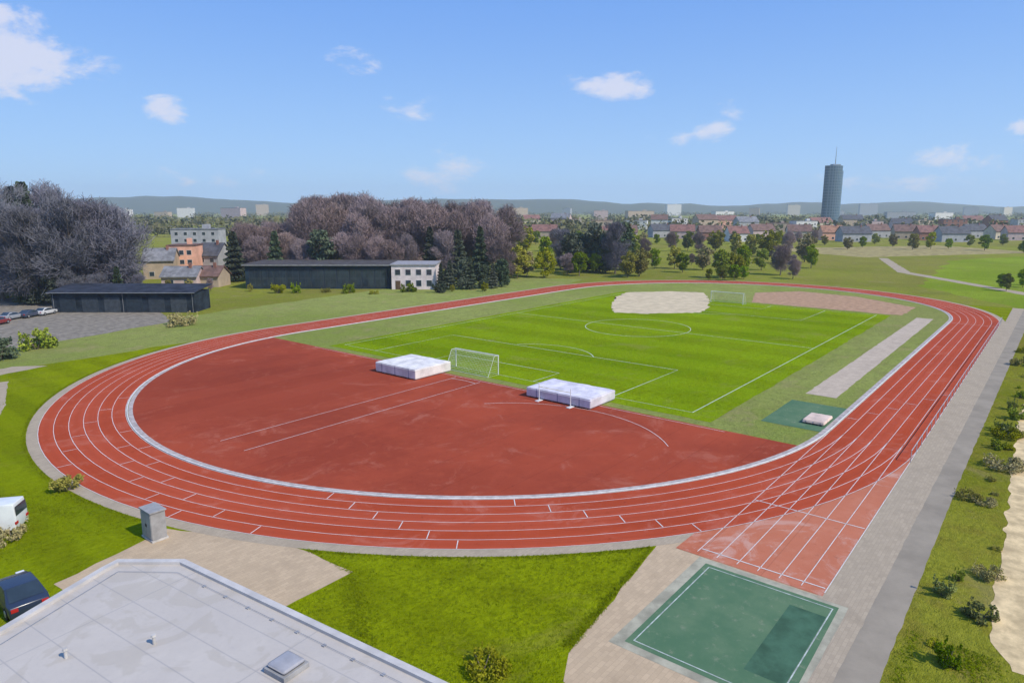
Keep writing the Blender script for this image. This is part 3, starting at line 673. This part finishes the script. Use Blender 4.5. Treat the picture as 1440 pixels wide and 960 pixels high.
RC = {'red': (.22, .11, .09), 'brown': (.17, .10, .08), 'dark grey': (.085, .085, .095), 'grey': (.20, .20, .21), 'orange': (.31, .16, .10)}
WC = {'white': (.62, .60, .57), 'cream': (.55, .48, .37), 'salmon': (.74, .40, .28), 'grey': (.36, .36, .37), 'pink': (.50, .38, .36), 'brick': (.30, .14, .10), 'tan': (.42, .33, .24)}
def house(x, y, rot, w_, d, h, rh, wc, rc, label, group, win=2, flat=False):
    r = thing('house', label, 'house', (x, y, 0), rot, group)
    wm, rm = M('render_'+wc.replace(' ', '_'), WC[wc], .85, .12, .4), M('roof_'+rc.replace(' ', '_'), RC[rc], .8, .25, .6)
    if flat:
        MB().box(-w_/2, w_/2, 0, d, 0, h).build('wall', wm, r)
        rf = MB().box(-w_/2-.2, w_/2+.2, -.2, d+.2, h, h+.4).build('roof', rm, r)
        MB().box(w_*.1, w_*.25, d*.4, d*.6, h+.399, h+2.2).build('stair_head', wm, rf)
    else:
        MB().prism([(0, 0), (d, 0), (d, h), (d/2, h+rh*.97), (0, h)], -w_/2, w_/2, 'x').build('wall', wm, r)
        mb = MB(); e = .5; sl_ = rh/(d/2)
        mb.prism([(-e, h-e*sl_), (d/2, h+rh), (d+e, h-e*sl_), (d+e, h-e*sl_+.25), (d/2, h+rh+.28), (-e, h-e*sl_+.25)], -w_/2-.35, w_/2+.35, 'x')
        rf = mb.build('roof', rm, r)
        MB().box(w_*.2, w_*.2+.7, d/2-.9, d/2-.3, h+rh*.6, h+rh+1.1).build('chimney', M('chimney_brick', (.25, .12, .09), .9, .2), rf)
    if win:
        fl = max(1, int(h/2.9))
        for k in range(fl): facade_windows(r, -w_/2+.4, w_/2-.4, win, .9+2.9*k, 2.2+2.9*k, 0, w_=min(1.3, w_/win*.5))
    return r
# houses left of the central wood
house(at_depth(256, 214), 214, R(8), 7.6, 9, 9.4, 0, 'salmon', 'brown', 'salmon pink house between the two woods', 'houses between the woods', 3, True)
house(at_depth(291, 222), 222, R(-6), 7.4, 9, 6.0, 3.6, 'grey', 'dark grey', 'grey house with dark roof right of the salmon house', 'houses between the woods', 2)
house(at_depth(222, 205), 205, R(14), 8.5, 9, 5.6, 3.2, 'tan', 'grey', 'tan house left of the salmon house', 'houses between the woods', 2)
house(at_depth(275, 300), 300, R(5), 20, 10, 12, 0, 'grey', 'grey', 'grey flat roofed block behind the salmon house', 'houses between the woods', 5, True)
house(at_depth(250, 180), 180, R(4), 9, 7, 3.2, 2.2, 'pink', 'grey', 'low pinkish house below the salmon house', 'houses between the woods', 2)
house(at_depth(285, 183), 183, R(-3), 8, 7, 3.1, 2.2, 'tan', 'brown', 'low tan house below the grey house', 'houses between the woods', 2)
# town on the right
tw = []
cols = [(730, 'pink', 'brown'), (765, 'tan', 'red'), (880, 'pink', 'brown'), (860, 'cream', 'red'), (935, 'grey', 'dark grey'), (960, 'pink', 'red'), (1000, 'brick', 'brown'),
        (1040, 'white', 'red'), (1075, 'pink', 'brown'), (1125, 'cream', 'brown'), (1172, 'salmon', 'orange'), (1206, 'grey', 'dark grey'), (1238, 'grey', 'brown'), (1275, 'tan', 'brown'),
        (1308, 'brick', 'red'), (1345, 'grey', 'dark grey'), (1376, 'grey', 'dark grey'), (1412, 'cream', 'brown'), (1440, 'pink', 'red')]
for i, (px, wc, rc) in enumerate(cols):
    Y = 430+ (i*67) % 90; w_ = 13+(i*5) % 7
    house(at_depth(px, Y), Y, R((i*37) % 30-15), w_, 10, 5.6, 4.2, wc, rc, f'{wc} house with {rc} roof, {ordn(i)} from the left in the town front row', 'front row of the town', 3)
for i in range(22):
    px = 715+34.5*i+random.uniform(-8, 8); Y = random.uniform(620, 820); wc = random.choice(list(WC)); rc = random.choice(['red', 'brown', 'dark grey', 'grey'])
    flat = random.random() < .4
    house(at_depth(px, Y), Y, R(random.uniform(-20, 20)), random.uniform(16, 26), 12, random.uniform(7, 13), 4.5, wc, rc, f'{wc} house with {rc} roof, {ordn(i)} from the left, second town row', 'second row of the town', 0 if not flat else 4, flat)
for i in range(26):
    px = 120+52*i+random.uniform(-16, 16); Y = random.uniform(1250, 2600); h = random.uniform(18, 34)*Y/1900; wc = random.choice(['white', 'grey', 'pink', 'cream', 'tan'])
    r = house(at_depth(px, Y), Y, R(random.uniform(-25, 25)), random.uniform(26, 60), 16, h, 0, wc, 'grey', f'far {wc} apartment block on the skyline, {ordn(i)} from the left', 'apartment blocks on the skyline', 0, True)
    r.name = 'apartment_block'; r['category'] = 'apartment block'
def tower():
    Y = 900; cx = at_depth(1172, Y); r = thing('office_tower', 'slim tall blue grey glass tower rising alone above the horizon', 'tower', (cx, Y, 0), R(12))
    m, b, p = newmat('blue_tower_glass', .5, .35); v = objco(b)
    br = b.n('ShaderNodeTexBrick', offset=0); mp = b.n('ShaderNodeMapping'); mp.inputs['Rotation'].default_value = (R(90), 0, 0); b.t.links.new(v, mp.inputs[0]); b.t.links.new(mp.outputs[0], br.inputs['Vector'])
    br.inputs['Scale'].default_value = 1; br.inputs['Brick Width'].default_value = 3.0; br.inputs['Row Height'].default_value = 3.6; br.inputs['Mortar Size'].default_value = .42
    br.inputs['Color1'].default_value = (.03, .075, .11, 1); br.inputs['Color2'].default_value = (.04, .09, .13, 1); br.inputs['Mortar'].default_value = (.13, .17, .20, 1)
    b.t.links.new(br.outputs[0], p.inputs['Base Color'])
    m2 = m.copy(); m2.name = 'pale_tower_glass'; bb = [x for x in m2.node_tree.nodes if x.type == 'TEX_BRICK'][0]
    bb.inputs['Color1'].default_value = (.05, .11, .16, 1); bb.inputs['Color2'].default_value = (.075, .15, .20, 1)
    pp = m2.node_tree.nodes['Principled BSDF']; pp.inputs['Roughness'].default_value = .2
    def shell(off, x0, x1, ztop, yb):
        prof = []
        for i in range(13):
            t = i/12; prof.append((x0+(x1-x0)*t, yb - 4.5*math.sin(math.pi*t)))
        prof += [(x1, yb+7), (x0, yb+7)]
        MB().prism(prof, 0, ztop, 'z').build('glass_shell', m2 if off else m, r)
    shell(0, -14, 7, 76, 0); shell(1, -4, 14, 70, 7.4)
    MB().box(-5, 6, 3, 9, 69, 78).build('plant_room', M('grey_plant_room', (.2, .24, .28), .6, .1), r)
    mb = MB(); mb.tube((0, 6, 78), (0, 6, 100), .55, .2, 8); mb.build('antenna', M('grey_steel', (.3, .33, .36), .5, .1, metallic=.4), r)
tower()
def hills():
    v, f = [], []; nx = 160
    for j, (Y, k) in enumerate(((3400, 0), (3900, .75), (4500, 1), (5300, .4))):
        for i in range(nx+1):
            x = -8400+16800*i/nx; h = 70+48*noise.noise((x/2600, 1.7, 0))+24*noise.noise((x/900, 4.2, 0))+8*noise.noise((x/260, 7.2, 0)) + 40*max(0, -x/9000)
            v.append((x*Y/8600, Y, max(0, h)*k-2))
    for j in range(3):
        for i in range(nx): a_ = j*(nx+1)+i; f.append((a_, a_+1, a_+nx+2, a_+nx+1))
    o = link('hills', mesh('hills', v, f), grass_mat('hill_wood', (.07, .085, .05), (.11, .12, .06), (.09, .08, .06), fine=.02)); tag(o, kind='structure')
    for p_ in o.data.polygons: p_.use_smooth = True
hills()

# ================================================================ site objects
def mat_block(name, label, a_, n_, la, ln, h, col, rot=0):
    x, y = W(a_, n_); r = thing(name, label, 'landing mat', (x, y, .05), ROT+rot)
    MB().box(-la/2, la/2, -ln/2, ln/2, .08, h).build('mat_body', M('cover_'+name, col, .7, .12, .8), r, bevel=.12)
    nx, ny = 26, 34; vs, fs = [], []; sd = a_*.7
    for q in range(nx+1):
        for t in range(ny+1):
            X, Y = -la/2-.03+(la+.06)*q/nx, -ln/2-.03+(ln+.06)*t/ny
            e = min(q, nx-q, t, ny-t); sag = noise.noise((X*.8+sd, Y*.8, 0))*.05 + noise.noise((X*2.6+sd, Y*2.6, 4))*.022
            sag -= .05*max(0, 1-abs(((Y+ln/2)/ln*3) % 1-.5)*-1-1.0) + .035*(1-min(1, abs((((Y+ln/2)/ln*3+.5) % 1)-.5)*9))
            vs.append((X, Y, h+.045+sag*(h/1.2) if e > 0 else h-.16-.05*abs(noise.noise((X*1.7, Y*1.7, sd)))))
    for q in range(nx):
        for t in range(ny): w0 = q*(ny+1)+t; fs.append((w0, w0+ny+1, w0+ny+2, w0+1))
    cv_ = link('top_cover', mesh('top_cover', vs, fs), M('top_'+name, tuple(min(1, c*1.08) for c in col), .6, .14, .8), r)
    for p_ in cv_.data.polygons: p_.use_smooth = True
    for k in range(3):
        yy = -ln/2+ln*(k+.5)/3; MB().box(-la/2-.012, -la/2+.02, yy-.03, yy+.03, .1, h-.05).box(la/2-.02, la/2+.012, yy-.03, yy+.03, .1, h-.05).build('strap', M('blue_strap', (.05, .08, .2), .7, .1), r)
    mb = MB()
    for k in range(6): mb.box(-la/2+.1, la/2-.1, -ln/2+.15+k*(ln-.42)/5, -ln/2+.27+k*(ln-.42)/5, -.05, .078)
    mb.build('base_pallet', M('grey_pallet', (.2, .18, .16), .9, .2), r)
    return r
v1 = mat_block('pole_vault_mat', 'white covered landing mat left of the near goal at the pitch edge', 58.4, 63.6, 6.2, 7.4, 1.3, (.66, .62, .58))
v2 = mat_block('high_jump_mat', 'pale lilac covered landing mat behind slim uprights at the pitch edge', 60.6, 40.8, 5.0, 8.4, 1.1, (.60, .56, .60))
mat_block('crash_mat', 'small flat beige mat lying by the kerb on the edge of the teal pad', 68.9, 17.2, 3.0, 2.0, .34, (.60, .45, .36))
def uprights(name, label, a_, n_, gap, hh, cat):
    x, y = W(a_, n_); r = thing(name, label, cat, (x, y, .04), ROT)
    for s_ in (-1, 1):
        mb = MB(); mb.tube((0, s_*gap/2, 0), (0, s_*gap/2, hh), .05, .04, 8); mb.box(-.5, .5, s_*gap/2-.22, s_*gap/2+.22, 0, .06); mb.build('upright', M('white_steel', (.7, .7, .68), .4, .1), r)
    mb = MB(); mb.tube((-.07, -gap/2, hh*.8), (-.07, gap/2, hh*.8), .025, .025, 6); mb.build('crossbar', M('yellow_bar', (.7, .55, .1), .5, .1), r)
uprights('high_jump_stand', 'slim white high jump uprights in front of the lilac mat', 57.6, 40.8, 4.1, 2.0, 'high jump stand')
def goal(label, a_, n_, s_):
    x, y = W(a_, n_); r = thing('football_goal', label, 'goal', (x, y, .03), ROT + (0 if s_ > 0 else math.pi), 'football goals')
    w_, h, d = 7.32, 2.44, 2.0
    mb = MB(); mb.tube((0, -w_/2, 0), (0, -w_/2, h), .06, .06, 8); mb.tube((0, w_/2, 0), (0, w_/2, h), .06, .06, 8); mb.tube((0, -w_/2-.06, h), (0, w_/2+.06, h), .06, .06, 8)
    mb.build('goal_frame', M('white_steel', (.7, .7, .68), .4, .1), r)
    mb = MB()
    for q in (-1, 1): mb.tube((0, q*w_/2, h), (-.8, q*w_/2, h), .025, .025, 5); mb.tube((-.8, q*w_/2, h), (-d, q*w_/2, 0), .025, .025, 5)
    mb.tube((-d, -w_/2, .03), (-d, w_/2, .03), .025, .025, 5); mb.build('net_support', M('white_steel', (.7, .7, .68), .4, .1), r)
    mb = MB(); t = .009
    for i in range(31):
        yy = -w_/2+w_*i/30
        mb.tube((0, yy, h), (-.8, yy, h-.03), t, t, 3); mb.tube((-.8, yy, h-.03), (-d, yy, .02), t, t, 3)
    for j in range(13):
        q = j/12; mb.tube((-.8-(d-.8)*q, -w_/2, h*(1-q)), (-.8-(d-.8)*q, w_/2, h*(1-q)), t, t, 3)
    for q in (-1, 1):
        for j in range(9): zz = h*j/9; mb.tube((0, q*w_/2, zz), (-.8-(d-.8)*(1-zz/h), q*w_/2, zz), t, t, 3)
    mb.build('net', M('white_net', (.6, .6, .6), .8, .1), r)
goal('white football goal at the near end of the pitch', 64.0, CN, 1)
goal('small looking white football goal at the far end of the pitch', 147.0, CN, -1)

def car(label, x, y, rot, col, van=False):
    r = thing('parked_van' if van else 'parked_car', label, 'van' if van else 'car', (x, y, .03), rot)
    pm = M('car_paint_'+('%02d' % int(sum(col)*33)), col, .25, .05, 1, spec=.5); blk = M('black_trim', (.02, .02, .022), .6, .1); tyre = M('tyre_rubber', (.025, .025, .025), .9, .1)
    if van: side = [(-2.4, .3), (2.4, .3), (2.45, .95), (1.9, 1.15), (1.25, 1.95), (-2.35, 2.0), (-2.45, 1.1)]; gl = [(1.72, 1.2), (1.2, 1.82), (.35, 1.84), (.35, 1.2)]; hh = 2.0
    else: side = [(-2.1, .3), (2.1, .3), (2.18, .62), (1.95, .8), (1.05, .93), (.35, 1.4), (-.95, 1.45), (-1.75, .98), (-2.12, .9), (-2.18, .6)]; gl = [(.92, .95), (.32, 1.34), (-.88, 1.38), (-1.5, .98)]; hh = 1.45
    bm = bmesh.new(); k = len(side); vs = []
    for yy, sc_ in ((-.88, 0), (.88, 0)):
        vs.append([bm.verts.new((px, yy*(1 if pz < 1.0 else .82), pz)) for px, pz in side])
    bm.faces.new(vs[0]); bm.faces.new(vs[1][::-1])
    for i in range(k): bm.faces.new([vs[0][i], vs[1][i], vs[1][(i+1) % k], vs[0][(i+1) % k]])
    mb = MB(); mb.bm.free(); mb.bm = bm; body = mb.build('body', pm, r, bevel=.07, smooth=True)
    for s_ in (-1, 1):
        mb = MB(); v = [(px, s_*(.885 if pz < 1.0 else .885-.165*min(1, (pz-.95)/.45)), pz) for px, pz in gl]
        mb.quad(*[(p[0], p[1]+s_*.012, p[2]) for p in v]); mb.build('side_window', GLASS, r)
        if not van: pass
        mb = MB(); mb.box(1.98 if not van else 2.3, 2.185 if not van else 2.46, s_*.6-.2, s_*.6+.2, .62, .78); mb.build('headlight', M('clear_lamp', (.7, .7, .72), .1, .05), r, bevel=.02)
        mb = MB(); mb.box(-2.2 if not van else -2.465, -2.08 if not van else -2.38, s_*.66-.16, s_*.66+.16, .66, .84); mb.build('tail_light', M('red_lamp', (.4, .02, .02), .2, .05), r, bevel=.02)
    mb = MB()
    if van: mb.quad((1.92, -.74, 1.18), (1.92, .74, 1.18), (1.29, .68, 1.93), (1.29, -.68, 1.93))
    else: mb.quad((1.03, -.78, .965), (1.03, .78, .965), (.38, .68, 1.39), (.38, -.68, 1.39))
    mb.build('windscreen', GLASS, r)
    mb = MB()
    if van: mb.quad((-2.47, -.7, 1.2), (-2.43, -.66, 1.8), (-2.43, .66, 1.8), (-2.47, .7, 1.2))
    else: mb.quad((-1.0, -.68, 1.455), (-1.0, .68, 1.455), (-1.74, .76, 1.01), (-1.74, -.76, 1.01))
    mb.build('rear_window', GLASS, r)
    for wx in (-1.3, 1.32):
        for s_ in (-1, 1):
            mb = MB(); mb.tube((wx, s_*.72, .33), (wx, s_*.91, .33), .33, .33, 18); wv = mb.build('wheel', tyre, r)
            mb = MB(); mb.tube((wx, s_*.9, .33), (wx, s_*.925, .33), .2, .17, 10); mb.build('rim', M('alloy', (.45, .45, .47), .3, .05, metallic=.7), wv)
car('dark navy car parked past the left end of the white roof', -26.0, 32.8, ROT+R(88), (.022, .032, .06))
car('white van parked at the left edge above the navy car', -34.2, 40.9, ROT+R(140), (.62, .64, .63), True)
for i, (px, Y, c, lb) in enumerate([(12, 128, (.25, .26, .28), 'silver grey car in the left car park, at the picture edge'), (38, 131, (.05, .06, .09), 'dark blue car in the left car park'),
                                    (60, 134, (.5, .5, .5), 'light grey car in the left car park, nearest the shed'), (-8, 122, (.2, .03, .03), 'dark red car at the left car park edge')]):
    car(lb, at_depth(px, Y), Y, R(80+i*3), c)
def cabinet():
    x, y = W(17.0, 42.9); r = thing('utility_cabinet', 'grey utility cabinet on the paving above the white roof', 'cabinet', (x, y, .02), ROT)
    MB().box(-.5, .5, -.75, .75, 0, .12).build('plinth', CONC, r)
    MB().box(-.45, .45, -.7, .7, .12, 1.9).build('cabinet_body', M('cabinet_grey', (.30, .29, .28), .5, .12), r, bevel=.03)
    for s_ in (0, 1):
        d = MB().box(-.475, -.452, -.66+s_*.68, -.02+s_*.68, .2, 1.78).build('door', M('cabinet_door_grey', (.33, .32, .31), .5, .1), r)
        MB().box(-.5, -.476, -.1+s_*.14, -.06+s_*.14, .9, 1.1).build('handle', M('black_trim', (.02, .02, .022), .6, .1), d)
    MB().box(-.52, .52, -.78, .78, 1.9, 2.0).build('lid', M('cabinet_grey', (.30, .29, .28), .5, .12), r, bevel=.02)
cabinet()
def rail(name, label, pts, h=1.05):
    r = thing(name, label, 'railing', (0, 0, 0), ROT); m = M('galvanised_rail', (.42, .43, .43), .5, .15, metallic=.3)
    mb = MB()
    for p, q in zip(pts, pts[1:]): mb.tube((*p, h), (*q, h), .035, .035, 6)
    mb.build('handrail', m, r)
    for p in pts: MB().tube((*p, 0), (*p, h), .03, .03, 6).build('post', m, r)
rail('track_railing', 'thin grey railing along the outside of the home straight', [(62+2.6*i, 8.05) for i in range(36)])

# ================================================================ haze
hz = MB().box(-4800, 4800, -400, 5400, -1.5, 190).build('haze', None)
hm = bpy.data.materials.new('haze_air'); hm.use_nodes = True; t_ = hm.node_tree; t_.nodes.clear()
o_ = t_.nodes.new('ShaderNodeOutputMaterial'); pv = t_.nodes.new('ShaderNodeVolumePrincipled')
pv.inputs['Color'].default_value = (.80, .90, 1, 1); pv.inputs['Density'].default_value = .00016; pv.inputs['Anisotropy'].default_value = .2
t_.links.new(pv.outputs[0], o_.inputs['Volume']); hz.data.materials.append(hm); tag(hz, kind='stuff')
sc.cycles.volume_bounces = 2; sc.cycles.max_bounces = 5; sc.cycles.transparent_max_bounces = 8
